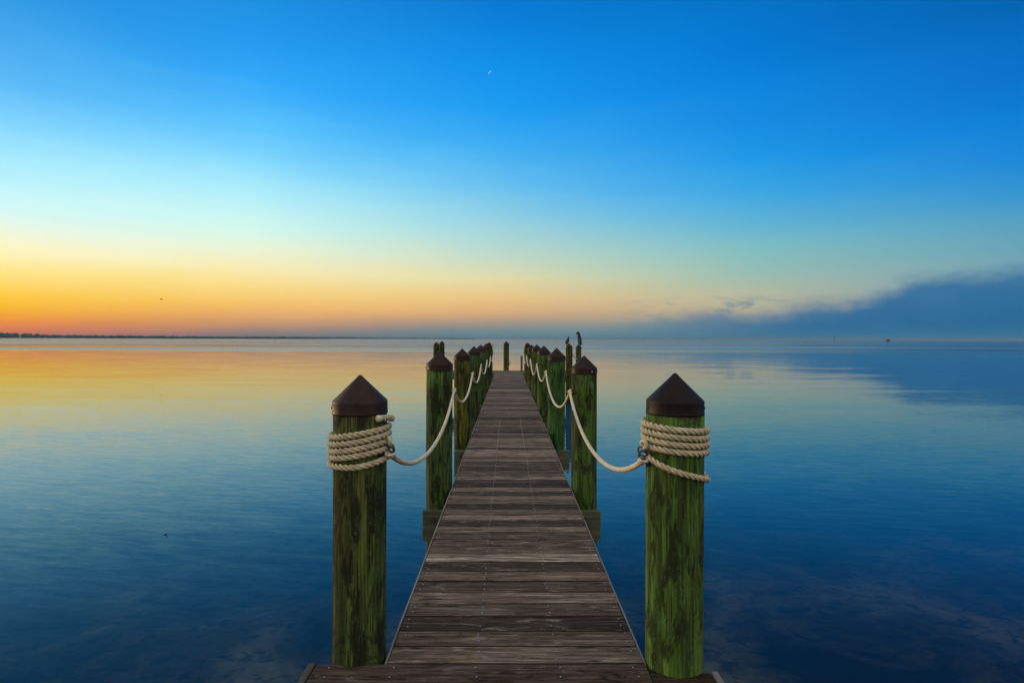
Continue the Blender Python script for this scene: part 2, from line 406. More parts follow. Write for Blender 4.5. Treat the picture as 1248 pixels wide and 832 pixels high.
# ------------------------------------------------------------------ water, sea bed
def water():
    m, nt = mat('calm_bay_water')
    g = nt.n('ShaderNodeNewGeometry'); pos = g.outputs['Position']
    sx, sy, sz = nt.n('ShaderNodeSeparateXYZ', inp={'Vector': pos}).outputs
    dist = nt.n('ShaderNodeVectorMath', operation='LENGTH', inp={0: pos}).outputs['Value']
    rot = nt.n('ShaderNodeVectorRotate', rotation_type='Z_AXIS', inp={'Vector': pos, 'Angle': R(9)}).outputs[0]
    n_rip = nt.noise(nt.mapping(rot, (.8, 4.6, 1)), 1.7, 4, .55, .5, True)       # small ripples
    n_sw = nt.noise(nt.mapping(pos, (.10, .42, 1)), 1.0, 3, .5, .2, True)        # long lazy swell
    patch = nt.noise(nt.mapping(pos, (.010, .045, 1)), 1.0, 4, .55, .3)           # cat's paws
    near = nt.remap(patch, .38, .64, .30, 1.75)
    far = nt.math('ADD', sy, nt.math('MULTIPLY', nt.math('SUBTRACT', nt.noise(nt.mapping(pos, (.0022, .014, 1)), 1.0, 4, .5), .5), 150.))
    wind = nt.math('MULTIPLY', nt.remap(far, 80., 150.), nt.remap(nt.noise(nt.mapping(pos, (.0035, .034, 1)), 1.0, 4, .6, .5), .34, .50, .15, 1.))
    a_rip = nt.math('ADD', nt.math('MULTIPLY', near, .042), nt.math('MULTIPLY', wind, .25))
    rough = nt.math('ADD', .02, nt.math('MULTIPLY', wind, nt.remap(nt.noise(nt.mapping(pos, (.004, .03, 1)), 1.0, 4, .6, .4), .36, .60, .04, .24)))
    def slope(c, amp):
        v = nt.n('ShaderNodeVectorMath', operation='SUBTRACT', inp={0: c, 1: (.5, .5, .5)}).outputs[0]
        return nt.n('ShaderNodeVectorMath', operation='SCALE', inp={0: v, 'Scale': amp}).outputs[0]
    n_fin = nt.noise(nt.mapping(rot, (2.6, 15, 1)), 1.9, 2, .5, .3, True)       # fine wavelets
    s = nt.n('ShaderNodeVectorMath', operation='ADD', inp={0: slope(n_rip, a_rip), 1: slope(n_sw, .034)}).outputs[0]
    s = nt.n('ShaderNodeVectorMath', operation='ADD', inp={0: s, 1: slope(n_fin, nt.math('MULTIPLY', near, .024))}).outputs[0]
    s = nt.n('ShaderNodeVectorMath', operation='MULTIPLY', inp={0: s, 1: (.7, 1.0, 0)}).outputs[0]
    nrm = nt.n('ShaderNodeVectorMath', operation='NORMALIZE', inp={0: nt.n('ShaderNodeVectorMath', operation='ADD', inp={0: s, 1: (0, 0, 1)}).outputs[0]}).outputs[0]
    fr = nt.n('ShaderNodeFresnel', inp={'IOR': 1.333, 'Normal': nrm}).outputs[0]
    fr = nt.math('MULTIPLY', fr, nt.remap(wind, 0, 1, 1.0, .55))                # a ruffled sea mirrors less of the sky
    gl = nt.n('ShaderNodeBsdfGlossy', inp={'Color': (.91, .98, 1, 1), 'Roughness': rough, 'Normal': nrm})
    tr = nt.n('ShaderNodeBsdfTransparent', inp={'Color': (.66, .74, .66, 1)})
    df = nt.n('ShaderNodeBsdfDiffuse', inp={'Color': (.003, .070, .170, 1)})
    # shallow by the landing, deeper and bluer further out
    deep = nt.remap(nt.math('ADD', sy, nt.math('MULTIPLY', nt.math('SUBTRACT', nt.noise(nt.mapping(pos, (.22, .35, 1)), 1.0, 4, .55, .3), .5), 5.)), 4.4, 12.5, .03, .92)
    body = nt.n('ShaderNodeMixShader', inp={0: deep}); nt.t.links.new(tr.outputs[0], body.inputs[1]); nt.t.links.new(df.outputs[0], body.inputs[2])
    mx = nt.n('ShaderNodeMixShader', inp={0: fr}); nt.t.links.new(body.outputs[0], mx.inputs[1]); nt.t.links.new(gl.outputs[0], mx.inputs[2])
    o = nt.n('ShaderNodeOutputMaterial'); nt.t.links.new(mx.outputs[0], o.inputs[0])
    bm = bmesh.new(); e = 24000
    v = [bm.verts.new((a*e, b*e, 0)) for a, b in ((-1, -1), (1, -1), (1, 1), (-1, 1))]; bm.faces.new(v)
    o = obj('water', bm, m, loc=(0, 0, WATER)); tag(o, kind='structure')
    m2, nt = mat('sea_bed_sand_and_grass')
    tc = nt.n('ShaderNodeTexCoord').outputs['Object']
    n1 = nt.noise(tc, .55, 6, .62, .6); n2 = nt.noise(nt.mapping(tc, (1, 1.6, 1)), 3.2, 5, .62, .8)
    c = nt.ramp(n1, [(.38, (.016, .020, .012)), (.52, (.090, .082, .052)), (.66, (.25, .225, .155))])
    c = nt.mix(nt.math('MULTIPLY', nt.remap(n2, .5, .64), .75), c, (.014, .020, .012))
    finish(nt, c, .95, n2, .5, .1, 0)
    bm = bmesh.new()
    v = [bm.verts.new((a*e, b*e, 0)) for a, b in ((-1, -1), (1, -1), (1, 1), (-1, 1))]; bm.faces.new(v)
    o = obj('sea_bed', bm, m2, loc=(0, 0, -2.45)); tag(o, kind='structure')
water()

# ------------------------------------------------------------------ far shore
def shore():
    m, nt = mat('distant_trees')
    tc = nt.n('ShaderNodeTexCoord').outputs['Object']
    c = nt.ramp(nt.noise(tc, .05, 5, .6), [(.35, (.030, .045, .030)), (.65, (.070, .085, .055))])
    finish(nt, c, .95, None, spec=0)
    def belt(name, pts, label):
        """a wood of many uneven crowns along a low shore. pts: (x, y, height)"""
        bm = bmesh.new()
        for (x0, y0, h0), (x1, y1, h1) in zip(pts, pts[1:]):
            L = math.hypot(x1-x0, y1-y0); n = max(4, int(L/2.6))
            for i in range(n):
                t = (i+random.random())/n
                x = x0+(x1-x0)*t; y = y0+(y1-y0)*t; h = (h0+(h1-h0)*t)*random.uniform(.55, 1.1)*(1.2+.45*mnoise.noise(Vector((x*.006, y0*.01, 3.3))))
                y += random.uniform(0, 40)
                r = random.uniform(4.5, 11)
                k = random.choice((5, 6, 7)); a0 = random.random()*6
                rings = []
                for (q, zz) in ((.75, -.5), (1.0, h*.35), (.95, h*.62), (.55, h*.88)):
                    rings.append([bm.verts.new((x+r*q*random.uniform(.75, 1.2)*math.cos(a0+2*math.pi*j/k), y+r*q*math.sin(a0+2*math.pi*j/k), zz*random.uniform(.93, 1.07))) for j in range(k)])
                tp = bm.verts.new((x+random.uniform(-2, 2), y, h))
                for a, b in zip(rings, rings[1:]):
                    for j in range(k): bm.faces.new((a[j], a[(j+1) % k], b[(j+1) % k], b[j]))
                for j in range(k): bm.faces.new((rings[-1][j], rings[-1][(j+1) % k], tp))
        o = obj(name, bm, m, loc=(0, 0, WATER)); tag(o, kind='stuff'); o['label'] = label
    belt('wooded_shore', [(-2900, 2350, 17), (-2080, 2160, 16.5), (-1850, 2150, 15), (-1700, 2170, 11.5), (-1400, 2250, 9.5), (-1100, 2400, 6), (-900, 2600, 4)], 'dark low wooded shore far off on the sunrise side')
    belt('wooded_island', [(-3000, 4300, 12), (-2500, 4350, 14), (-2000, 4400, 12), (-1500, 4500, 12), (-1150, 4600, 9), (-700, 4800, 5)], 'thin hazy strip of wooded land on the horizon')
    belt('faint_island', [(-1150, 5200, 4), (-900, 5200, 8), (-500, 5300, 8), (-330, 5350, 3)], 'faint low wooded island beyond the end of the pier')
    # the land the woods stand on
    bm = bmesh.new()
    for pl in ([(-4200, 2250), (-2100, 2120), (-1400, 2210), (-850, 2580), (-1300, 3200), (-4200, 3300)],
               [(-4500, 4250), (-2000, 4360), (-1100, 4580), (-1500, 5000), (-4500, 5000)],
               [(-1180, 5170), (-300, 5310), (-400, 5500), (-1180, 5500)]):
        lo = [bm.verts.new((x, y, -2)) for x, y in pl]; hi = [bm.verts.new((x, y, .8)) for x, y in pl]
        bm.faces.new(hi)
        for i in range(len(pl)):
            j = (i+1) % len(pl); bm.faces.new((lo[i], lo[j], hi[j], hi[i]))
    o = obj('terrain', bm, make_plain('marsh_ground', (.03, .03, .02), (.06, .055, .035), .05), loc=(0, 0, WATER)); tag(o, kind='structure')
shore()

# ------------------------------------------------------------------ pilings
def make_pile(name, x, y, r, tip, label, group, side=0, cap_w=1.035, tint=(1, 1, 1), stain=.2, cap_tint=(1, 1, 1), seg=48, bottom=-2.7, screw=True, lean=(0, 0)):
    root = empty(name, (x, y, WATER), label, 'piling', group)
    zt = tip - WATER                       # local heights above the water
    s = max(.97, r/.134)
    cone = .133*s; rim = .060*s
    zs = zt-cone
    bm = bmesh.new()
    prof = [(0, bottom-WATER)] + [(r*(1.02-.02*i/24), bottom-WATER + (zs-rim-.03-bottom+WATER)*i/24) for i in range(24)] + [(r, zs-rim-.004), (r*.93, zs-rim+.003), (r*.93, zs-.004), (0, zs-.004)]
    add_lathe(bm, prof, seg, wob=.006, seed=x*3+y)
    o = obj('post', bm, M_pile, root, True); o.color = (*(v*1.15 for v in tint), 1-stain)
    bm = bmesh.new()
    R_ = r*cap_w
    add_lathe(bm, [(R_*.97, zs-rim), (R_*1.008, zs-rim), (R_*1.008, zs-rim+.006), (R_, zs-rim+.010), (R_*.995, zs-.010), (R_*1.0, zs-.003), (R_*.985, zs+.004), (R_*.16, zt-cone*.135), (R_*.09, zt-cone*.05), (R_*.03, zt-cone*.006), (0, zt)], seg)
    o = obj('cap', bm, M_cap, root, True); o.color = (*cap_tint, 1)
    if screw:
        for a in (R(-174), R(-6)) + ((R(-62),) if screw == 'bright' else ()):
            bm = bmesh.new()
            p = Vector((math.cos(a)*(R_+.001), math.sin(a)*(R_+.001), zs-rim*.55)); d = Vector((math.cos(a), math.sin(a), 0))
            add_tube(bm, [p-d*.004, p+d*.004, p+d*.006], [.0065, .0065, .004], 10)
            s_ = obj('screw', bm, M_steel if a == R(-62) else M_iron, o, True)
    if side:
        bm = bmesh.new()
        p = Vector((side*r*.98, -.04, 1.0-WATER)); d = Vector((side, -.12, 0)).normalized()
        add_tube(bm, [p-d*.03, p+d*.014], .007, 8); add_torus(bm, p+d*.033, Vector((.2, 1, 0)), .019, .0055)
        obj('eye_bolt', bm, M_iron, root, True)
    lean_m = root
    lean_m.rotation_euler = (R(lean[0]), R(lean[1]), 0)
    return root

left = [(-.770, 2.66, .1285, 1.367), (-.768, 5.68, .136, 1.412), (-.752, 8.5, .128, 1.395), (-.757, 11.2, .132, 1.396), (-.748, 14.2, .130, 1.396), (-.75, 17.2, .128, 1.40), (-.745, 19.9, .134, 1.446)]
right = [(.764, 2.58, .1345, 1.386), (.758, 5.58, .130, 1.376), (.765, 8.95, .146, 1.400), (.75, 11.6, .138, 1.406), (.748, 14.9, .136, 1.402), (.745, 17.9, .134, 1.36), (.745, 21.4, .136, 1.43)]
LL = ['mossy piling with slanting rope turns and dark stained base beside the landing',
      'second piling along the sunrise side, just beyond the one with slanting rope turns',
      'third piling along the sunrise side, with yellowish bark edge',
      'fourth piling along the sunrise side, half hidden behind the third',
      'fifth piling along the sunrise side of the walkway',
      'sixth piling along the sunrise side, only a sliver of dark cap showing',
      'last piling on the sunrise side, with rope looped over its cap']
RL = ['thickest nearest green piling with level rope turns and almost black cap',
      'second piling along the cloud side, with a bright screw head on its cap rim',
      'third piling along the cloud side, broad and bright green',
      'fourth piling along the cloud side of the walkway',
      'fifth piling along the cloud side of the walkway',
      'sixth piling along the cloud side, narrow and nearly hidden',
      'last piling on the cloud side, with rope looped over its cap']
lt = [(.84, .96, .95), (.70, .98, .95), (1.08, .92, .55), (.72, .92, .9), (.78, .95, .9), (.7, .7, .7), (.7, .65, .6)]
rt = [(1.02, 1.42, 1.05), (.78, 1.05, .85), (.60, 1.18, 1.05), (.82, 1.05, .85), (.78, .95, .85), (.75, .7, .6), (.75, .75, .65)]
for i, (x, y, r, tip) in enumerate(left):
    make_pile('piling', x, y, r, tip, LL[i], 'pilings along the sunrise side of the pier', 1, tint=lt[i], stain=.52 if i == 0 else .12, lean=(0, 0) if i == 0 else (random.uniform(-.35, .35), random.uniform(-.3, .3)), cap_tint=(.95, .88, .88) if i == 0 else (.65, .58, .58), bottom=-2.7, seg=64 if i < 2 else 32)
for i, (x, y, r, tip) in enumerate(right):
    make_pile('piling', x, y, r, tip, RL[i], 'pilings along the cloud side of the pier', -1, screw='bright' if i == 1 else True, cap_w=1.005 if i == 0 else 1.03, tint=rt[i], stain=.05, lean=(0, 0) if i == 0 else (random.uniform(-.35, .35), random.uniform(-.3, .3)), cap_tint=(.28, .27, .30) if i == 0 else (.60, .53, .53), seg=64 if i < 2 else 32)

# ------------------------------------------------------------------ pier walkway
HW = .61
def nails(bm, x, y, z, r=.0043):
    k = 6; v = [bm.verts.new((x+r*math.cos(2*math.pi*i/k), y+r*math.sin(2*math.pi*i/k), z)) for i in range(k)]
    w = [bm.verts.new((a.co.x, a.co.y, z-.006)) for a in v]
    bm.faces.new(v).material_index = 1
    for i in range(k): bm.faces.new((w[i], w[(i+1) % k], v[(i+1) % k], v[i])).material_index = 1

pier = empty('pier_walkway', (0, 2.56, 0), 'long straight weathered plank walkway running out over calm water between green pilings', 'pier')
Y0, Y1 = 2.562, 24.28
bm = bmesh.new(); y = Y0; i = 0
while y < Y1-.05:
    w = .1375+random.uniform(-.0012, .0012); gap = .0080+random.uniform(-.0022, .0025)
    dz = random.uniform(-.0022, .0012)
    xa, xb = -HW+random.uniform(-.004, .004), HW+random.uniform(-.004, .004)
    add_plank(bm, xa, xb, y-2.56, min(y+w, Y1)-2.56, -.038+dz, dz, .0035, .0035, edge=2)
    if y < 10.5:
        for nx in (-.575, -.185, .205, .575):
            for q in (.25, .75):
                if random.random() < (.93 if abs(nx) < .3 else .6):
                    nails(bm, nx+random.uniform(-.007, .007), y-2.56+w*q+random.uniform(-.012, .012), dz+.0026)
    y += w+gap; i += 1
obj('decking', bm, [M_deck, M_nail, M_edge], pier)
for s in (-1, 1):
    bm = bmesh.new()
    add_box(bm, min(s*.611, s*.574)-.0, max(s*.611, s*.574), .01, Y1-2.56-.02, -.180, -.0415)
    obj('stringer', bm, M_beam, pier)
    bm = bmesh.new()
    n = 8; ya = .002
    for k in range(n):
        yb = ya + (Y1-2.56)/n
        add_plank(bm, ya, yb-.004, *(sorted((s*.6165, s*.6265))), -.125, -.006, .002, .003, axis='y')
        ya = yb
    obj('edge_board', bm, M_string, pier)
bm = bmesh.new(); add_box(bm, -.20, -.162, .01, Y1-2.58, -.180, -.0415); obj('stringer', bm, M_beam, pier)
bm = bmesh.new(); add_box(bm, .19, .228, .01, Y1-2.58, -.180, -.0415); obj('stringer', bm, M_beam, pier)
for (a, b) in zip(left[1:], right[1:]):
    yb = min(a[1]-a[2], b[1]-b[2])-.030
    if abs(a[1]-b[1]) > .5:
        spans = [(a[0]-a[2]-.01, .3, a[1]-a[2]-.03), (-.3, b[0]+b[2]+.012, b[1]-b[2]-.03)]
    else: spans = [(a[0]-a[2]+.012, b[0]+b[2]+.010, yb)]
    for x0, x1, yy in spans:
        bm = bmesh.new(); add_plank(bm, x0, x1, yy-2.56-.022, yy-2.56+.022, -.485, -.181, .005, .003)
        cb = obj('crossbeam', bm, M_beam, pier)
        for p in (a, b):
            if not x0 < p[0] < x1: continue
            for dz in (-.27, -.40):
                bm = bmesh.new(); q = Vector((p[0]+(.02 if dz < -.3 else -.02), yy-2.56-.022, dz))
                add_tube(bm, [q+Vector((0, .002, 0)), q-Vector((0, .004, 0))], .026, 14)
                add_tube(bm, [q-Vector((0, .003, 0)), q-Vector((0, .022, 0))], .013, 6)
                obj('bolt', bm, M_iron, cb)

# landing in the foreground (its front edge carries the two nearest pilings)
land = empty('landing_platform', (0, 2.55, 0), 'wider dark landing platform with end trim at the near end of the walkway', 'platform')
bm = bmesh.new(); y = 2.5565
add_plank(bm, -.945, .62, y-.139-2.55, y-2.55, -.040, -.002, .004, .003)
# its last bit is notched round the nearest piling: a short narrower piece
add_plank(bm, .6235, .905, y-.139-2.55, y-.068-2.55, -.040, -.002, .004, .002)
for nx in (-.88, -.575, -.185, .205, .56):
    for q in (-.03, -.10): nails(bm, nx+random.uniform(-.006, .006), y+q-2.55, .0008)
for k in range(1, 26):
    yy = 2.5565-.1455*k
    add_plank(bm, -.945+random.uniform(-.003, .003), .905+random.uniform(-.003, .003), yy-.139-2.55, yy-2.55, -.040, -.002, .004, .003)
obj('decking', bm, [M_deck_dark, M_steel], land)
M_trim_dark = make_board_mat('dark_trim_wood', (.030, .027, .024), (.085, .08, .075), (20, 1.2, 10))
M_trim = make_board_mat('grey_trim_wood', (.10, .095, .09), (.22, .215, .21), (20, 1.2, 10))
for s, xx, yn in ((-1, -.9490, 2.555), (1, .9090, 2.487)):
    bm = bmesh.new(); add_plank(bm, yn-3.78-2.55, yn-2.55, *sorted((xx, xx+s*.032)), -.185, .004, .004, .002, axis='y')
    obj('edge_board', bm, M_trim if s > 0 else M_trim_dark, land)
bm = bmesh.new(); add_box(bm, -.944, .904, -3.7, -.16, -.18, -.0425); 
obj('joist', bm, M_beam, land)

# ------------------------------------------------------------------ rope
RR = .0160
def coil_path(cx, cy, Rc, th0, turns, z0, dz, tilt, n=90):
    out = []
    N = int(n*turns)
    for i in range(N+1):
        t = i/n; th = th0 + 2*math.pi*t
        out.append(Vector((cx+Rc*math.cos(th), cy+Rc*math.sin(th), z0+dz*t+tilt*math.cos(th))))
    return out

# slanting coil
x, y, r, tip = left[0]
rc = r+RR*.70
coil = empty('rope_coil', (x, y, 1.0), 'slanting turns of cream laid rope round the mossy piling, end tucked at top', 'rope', 'rope turns round the nearest pilings')
O = Vector((x, y, 1.0))
bm = bmesh.new()
keys = [(-42, .166), (-20, .163), (0, .150), (180, .070), (360, .112), (540, .036), (720, .079), (900, .003), (1080, .046), (1260, -.028), (1440, .012), (1530, -.058), (1620, -.063), (1700, -.060), (1796, -.036)]
pts = []
for (a0, z0), (a1, z1) in zip(keys, keys[1:]):
    n = max(3, int((a1-a0)/4))
    for k in range(n):
        t = k/n; th = R(a0+(a1-a0)*t); u = (1-math.cos(math.pi*t))/2
        rr = rc + (.016 if a0 < 0 else .016*max(0, 1-t*3) if a0 == 0 else 0)
        pts.append(Vector((rr*math.cos(th), rr*math.sin(th), z0+(z1-z0)*u)))
add_rope(bm, pts, RR)
obj('wrap', bm, M_rope, coil, True)
bm = bmesh.new()                                # whipped end of the rope
e0, e1 = pts[0], pts[2]; dd = (e0-e1).normalized()
add_tube(bm, [e0-dd*.012, e0+dd*.004, e0+dd*.010], [RR*1.06, RR*1.06, RR*.7], 12)
obj('whipping', bm, M_line, coil, True)

# level coil
x, y, r, tip = right[0]
rc = r+RR*.70
coil = empty('rope_coil', (x, y, 1.0), 'level turns of cream laid rope round the thickest piling with one loose turn drooping below', 'rope', 'rope turns round the nearest pilings')
bm = bmesh.new()
add_rope(bm, coil_path(0, 0, rc, R(150), 3.78, .142, -.0335, -.007), RR)
obj('wrap', bm, M_rope, coil, True)
bm = bmesh.new(); tl = []
for k in range(141):
    th = R(192)+R(300)*k/140; u = math.degrees(th)
    if u < 350: f = (u-192)/158; zz = .005-.125*(f**.8)
    else: f = (u-350)/142; zz = -.120+.12*f
    tl.append(Vector((rc*1.02*math.cos(th), rc*1.02*math.sin(th), zz)))
add_rope(bm, tl, RR*.95)
obj('loose_turn', bm, M_rope, coil, True)

def ring_point(p, side, z=1.0): return Vector((p[0]+side*(p[2]+.030), p[1]-.045, z))

def span(a, b, sag, r, label, group, strands=True, mat_=None):
    root = empty('dock_rope', (a.x, a.y, a.z), label, 'rope', group)
    bm = bmesh.new()
    path = [p-a for p in catenary(a, b, sag)]
    if strands: add_rope(bm, path, r, .075, 12, .62, 8)
    else: add_tube(bm, path, r, 8)
    obj('line', bm, mat_ or M_line, root, True)
    for p, d in ((path[0], path[2]-path[0]), (path[-1], path[-1]-path[-3])):
        bm = bmesh.new()
        s = 1 if p is path[0] else -1
        dd = d.normalized()
        add_torus(bm, p-dd*s*.012, Vector((dd.z+.3, .2, -dd.y)).normalized(), .019, .006, 18, 8)
        add_tube(bm, [p-dd*s*.002, p+dd*s*.05], r*1.22, 10)
        obj('eye_splice', bm, M_iron if not strands else M_line, root, True)
    return root

names = ['nearest', 'second', 'third', 'fourth', 'fifth', 'sixth']
for s, row, word in ((1, left, 'sunrise'), (-1, right, 'cloud')):
    for k in range(6):
        a = ring_point(row[k], s); b = ring_point(row[k+1], s, 1.01)
        if k == 0: a.z = .985 if s == 1 else .975
        lab = {0: f'nearest sagging cream rope on the {word} side, hung from the rope turns'}.get(
            k, f'{names[k]} sagging rope from the landing on the {word} side of the walkway')
        L = (b-a).length
        span(a, b, (.272 if s == 1 else .285)*(L/3.0)**1.2, .0145, lab, f'ropes slung between the pilings on the {word} side', strands=k < 3)
# shackles holding the nearest ropes to the rope turns
for s, row, word in ((1, left, 'slanting'), (-1, right, 'level')):
    a = ring_point(row[0], s)
    t = empty('shackle', (a.x, a.y, a.z), f'small dark iron shackle with a pale thimble below the {word} rope turns', 'shackle', 'shackles on the nearest pilings')
    bm = bmesh.new(); add_torus(bm, Vector((s*.004, -.005, .018)), Vector((.5, 1, .1)), .024, .0045, 20, 8, .75)
    obj('bow', bm, M_iron, t, True)
    bm = bmesh.new(); add_torus(bm, Vector((s*-.002, -.012, .052)), Vector((1, .6, .2)), .016, .009, 18, 8)
    obj('thimble', bm, M_line, t, True)

# rope loops over the last piling caps
for row, s, word in ((left, 1, 'sunrise'), (right, -1, 'cloud')):
    x, y, r, tip = row[6]
    t = empty('rope_loop', (x, y, tip-.2), f'pale rope thrown over the cap of the last {word} side piling', 'rope', 'rope loops on the last pilings')
    bm = bmesh.new(); pts = []
    for k in range(41):
        a = math.pi*k/40
        pts.append(Vector((s*(r+.028)*math.cos(a)*.9+s*.03, -.06-.10*math.sin(a)*.6, .20*math.sin(a)-.02-.25*max(0, math.cos(a))**2)))
    add_tube(bm, pts, .014, 8); obj('loop', bm, M_line, t, True)

# ------------------------------------------------------------------ end dock at the far end
head = empty('end_dock', (0, 24.3, 0), 'wide weathered end dock crossing the far end of the walkway', 'dock')
bm = bmesh.new(); y = 0.0
while y < 2.05:
    add_plank(bm, -3.55, 3.62, y, y+.139, -.040, random.uniform(-.002, .002), .004, .002); y += .1455
obj('decking', bm, [M_deck, M_steel], head)
for yy in (-.045, 2.10):
    bm = bmesh.new(); add_box(bm, -3.56, 3.63, yy, yy+.042, -.29, -.006); obj('fascia', bm, M_beam, head)
bm = bmesh.new()
a, b = Vector((2.55, -.03, -.32)), Vector((3.3, -.03, -.62))
add_tube(bm, [a, b], .06, 4); obj('brace', bm, make_plain('tan_wood', (.20, .12, .06), (.30, .19, .10), 10), head)
tg = 'pilings of the far end dock'
make_pile('piling', -3.24, 24.05, .132, 1.415, 'front of the two far pilings standing apart on the sunrise end of the end dock', tg, tint=(.8, .8, .7), seg=24, screw=False)
make_pile('piling', -3.30, 26.55, .130, 1.445, 'rear of the two far pilings on the sunrise end, carrying a rope', tg, tint=(.7, .65, .6), seg=24, screw=False)
make_pile('piling', -1.74, 26.6, .125, 1.00, 'short far piling hidden behind the row on the sunrise side', tg, tint=(.8, .8, .7), seg=24, screw=False)
mid = make_pile('piling', -.12, 26.6, .134, 1.445, 'lone piling standing in the open gap at the end of the walkway', tg, tint=(.95, .9, .75), seg=24, screw=False)
bm = bmesh.new(); c = Vector((.165, -.02, .40-WATER)); add_torus(bm, c, Vector((.3, 1, 0)), .05, .012, 16, 6); add_tube(bm, [c+Vector((-.04, 0, -.03)), c+Vector((0, 0, -.16))], .014, 6)
obj('hook', bm, M_iron, mid, True)
make_pile('piling', 2.70, 24.02, .150, 1.36, 'far reddish piling with a small dark bird on its cap', tg, tint=(.9, .72, .6), cap_tint=(1.6, .9, .7), seg=24, screw=False)
make_pile('piling', 3.33, 25.6, .135, 1.31, 'outermost far piling on the cloud side with the tall dark bird on top', tg, tint=(.9, .9, .6), seg=24, screw=False)
t = empty('mooring_post', (.612, 25.4, 0), 'short thin square post on the end dock beside the last cloud side piling', 'post')
bm = bmesh.new(); add_box(bm, -.05, .05, -.05, .05, .0, .74); add_lathe(bm, [(.05, .742), (.03, .765), (0, .77)], 8); obj('shaft', bm, M_beam, t)

a = Vector((-3.16, 26.50, .86)); b = Vector((-1.86, 26.55, .80))
span(a, b, .10, .016, 'thin dark rope stretched from the rear far piling along the end dock', 'ropes on the far end dock', False, M_rope)
a = Vector((2.72, 23.86, 1.12)); b = Vector((3.27, 25.46, .60))
span(a, b, .10, .020, 'pale drooping rope between the two far pilings with the birds', 'ropes on the far end dock', False, M_line)

# ------------------------------------------------------------------ birds
def body_mesh(path, radii, flat=.85):
    bm = bmesh.new(); add_tube(bm, path, radii, 12)
    return bm
def perched(x, y, z, s, label, rz, tall):
    t = empty('bird', (x, y, z), label, 'bird', 'birds perched on the far pilings')
    t.rotation_euler = (0, 0, rz); t.scale = (s, s, s)
    if tall:
        path = [Vector(p) for p in ((-.09, 0, .0), (-.075, 0, .08), (-.05, 0, .18), (-.03, 0, .29), (-.015, 0, .38), (-.01, 0, .45), (.0, 0, .515), (.04, 0, .545), (.08, 0, .52), (.115, 0, .42))]
        rad = [.025, .060, .085, .085, .070, .058, .055, .050, .028, .006]
    else:
        path = [Vector(p) for p in ((-.13, 0, .0), (-.09, 0, .08), (-.04, 0, .17), (.0, 0, .26), (.03, 0, .33), (.025, 0, .39), (.035, 0, .435), (.07, 0, .45), (.10, 0, .455), (.16, 0, .47))]
        rad = [.018, .045, .080, .085, .055, .033, .033, .034, .014, .004]
    obj('body', body_mesh(path, rad), M_feather, t, True)
    for sgn in (-1, 1):
        bm = bmesh.new()
        bmesh.ops.create_uvsphere(bm, u_segments=12, v_segments=8, radius=1)
        m = Matrix.Translation((-.05, sgn*.068, .20)) @ Matrix.Rotation(R(28), 4, 'Y') @ Matrix.Diagonal((.055, .026, .16, 1))
        bmesh.ops.transform(bm, matrix=m, verts=bm.verts)
        obj('wing', bm, M_pale_feather if tall and sgn > 0 else M_feather, t, True)
        bm = bmesh.new()
        add_tube(bm, [Vector((.0, sgn*.035, .14)), Vector((.005, sgn*.035, .03)), Vector((.0, sgn*.035, -.015)), Vector((.06, sgn*.04, -.02))], [.016, .009, .009, .005], 6)
        obj('leg', bm, M_feather, t, True)
perched(2.635, 23.96, 1.285, .80, 'small dark bird with raised bill perched on the reddish far piling', R(40), False)
perched(3.33, 25.58, 1.255, 1.12, 'tall dark upright bird perched on the outermost far piling', R(165), True)

def flyer():
    t = empty('flying_bird', (-96.3, 150, 12.2), 'tiny dark bird flying low across the orange sky', 'bird')
    t.rotation_euler = (0, 0, R(200)); t.scale = (1.15,)*3
    obj('body', body_mesh([Vector(p) for p in ((-.30, 0, 0), (-.18, 0, .01), (0, 0, .02), (.16, 0, .03), (.25, 0, .05), (.33, 0, .04))], [.03, .06, .085, .06, .045, .008]), M_feather, t, True)
    for s in (-1, 1):
        bm = bmesh.new()
        pts = [(0, .06, .03, .16), (.05, .28, .15, .15), (-.02, .5, .14, .10), (-.12, .66, .08, .02)]
        up = []; lo = []
        for x, y, z, c in pts:
            up.append((bm.verts.new((x+c/2, s*y, z+.012)), bm.verts.new((x-c/2, s*y, z+.004))))
            lo.append((bm.verts.new((x+c/2, s*y, z-.008)), bm.verts.new((x-c/2, s*y, z-.006))))
        for i in range(3):
            bm.faces.new((up[i][0], up[i][1], up[i+1][1], up[i+1][0])); bm.faces.new((lo[i][0], lo[i+1][0], lo[i+1][1], lo[i][1]))
            for e in (0, 1): bm.faces.new((up[i][e], up[i+1][e], lo[i+1][e], lo[i][e]))
        bm.faces.new((up[0][0], up[0][1], lo[0][1], lo[0][0])); bm.faces.new((up[3][0], up[3][1], lo[3][1], lo[3][0]))
        obj('wing', bm, M_feather, t)
flyer()

# tiny twig floating on the water
t = bmesh.new()
add_tube(t, [Vector((-.045, 0, .0)), Vector((0, .006, .012)), Vector((.03, .0, .022)), Vector((.05, -.012, .045))], [.006, .012, .010, .003], 6)
add_tube(t, [Vector((.0, .006, .01)), Vector((.01, -.03, .012))], [.006, .003], 5)
o = obj('twig', t, M_wood, loc=(-5.03, 7.88, WATER+.002)); o.scale = (.6, .6, .6); tag(o, 'tiny dark twig floating on the blue water', 'twig')

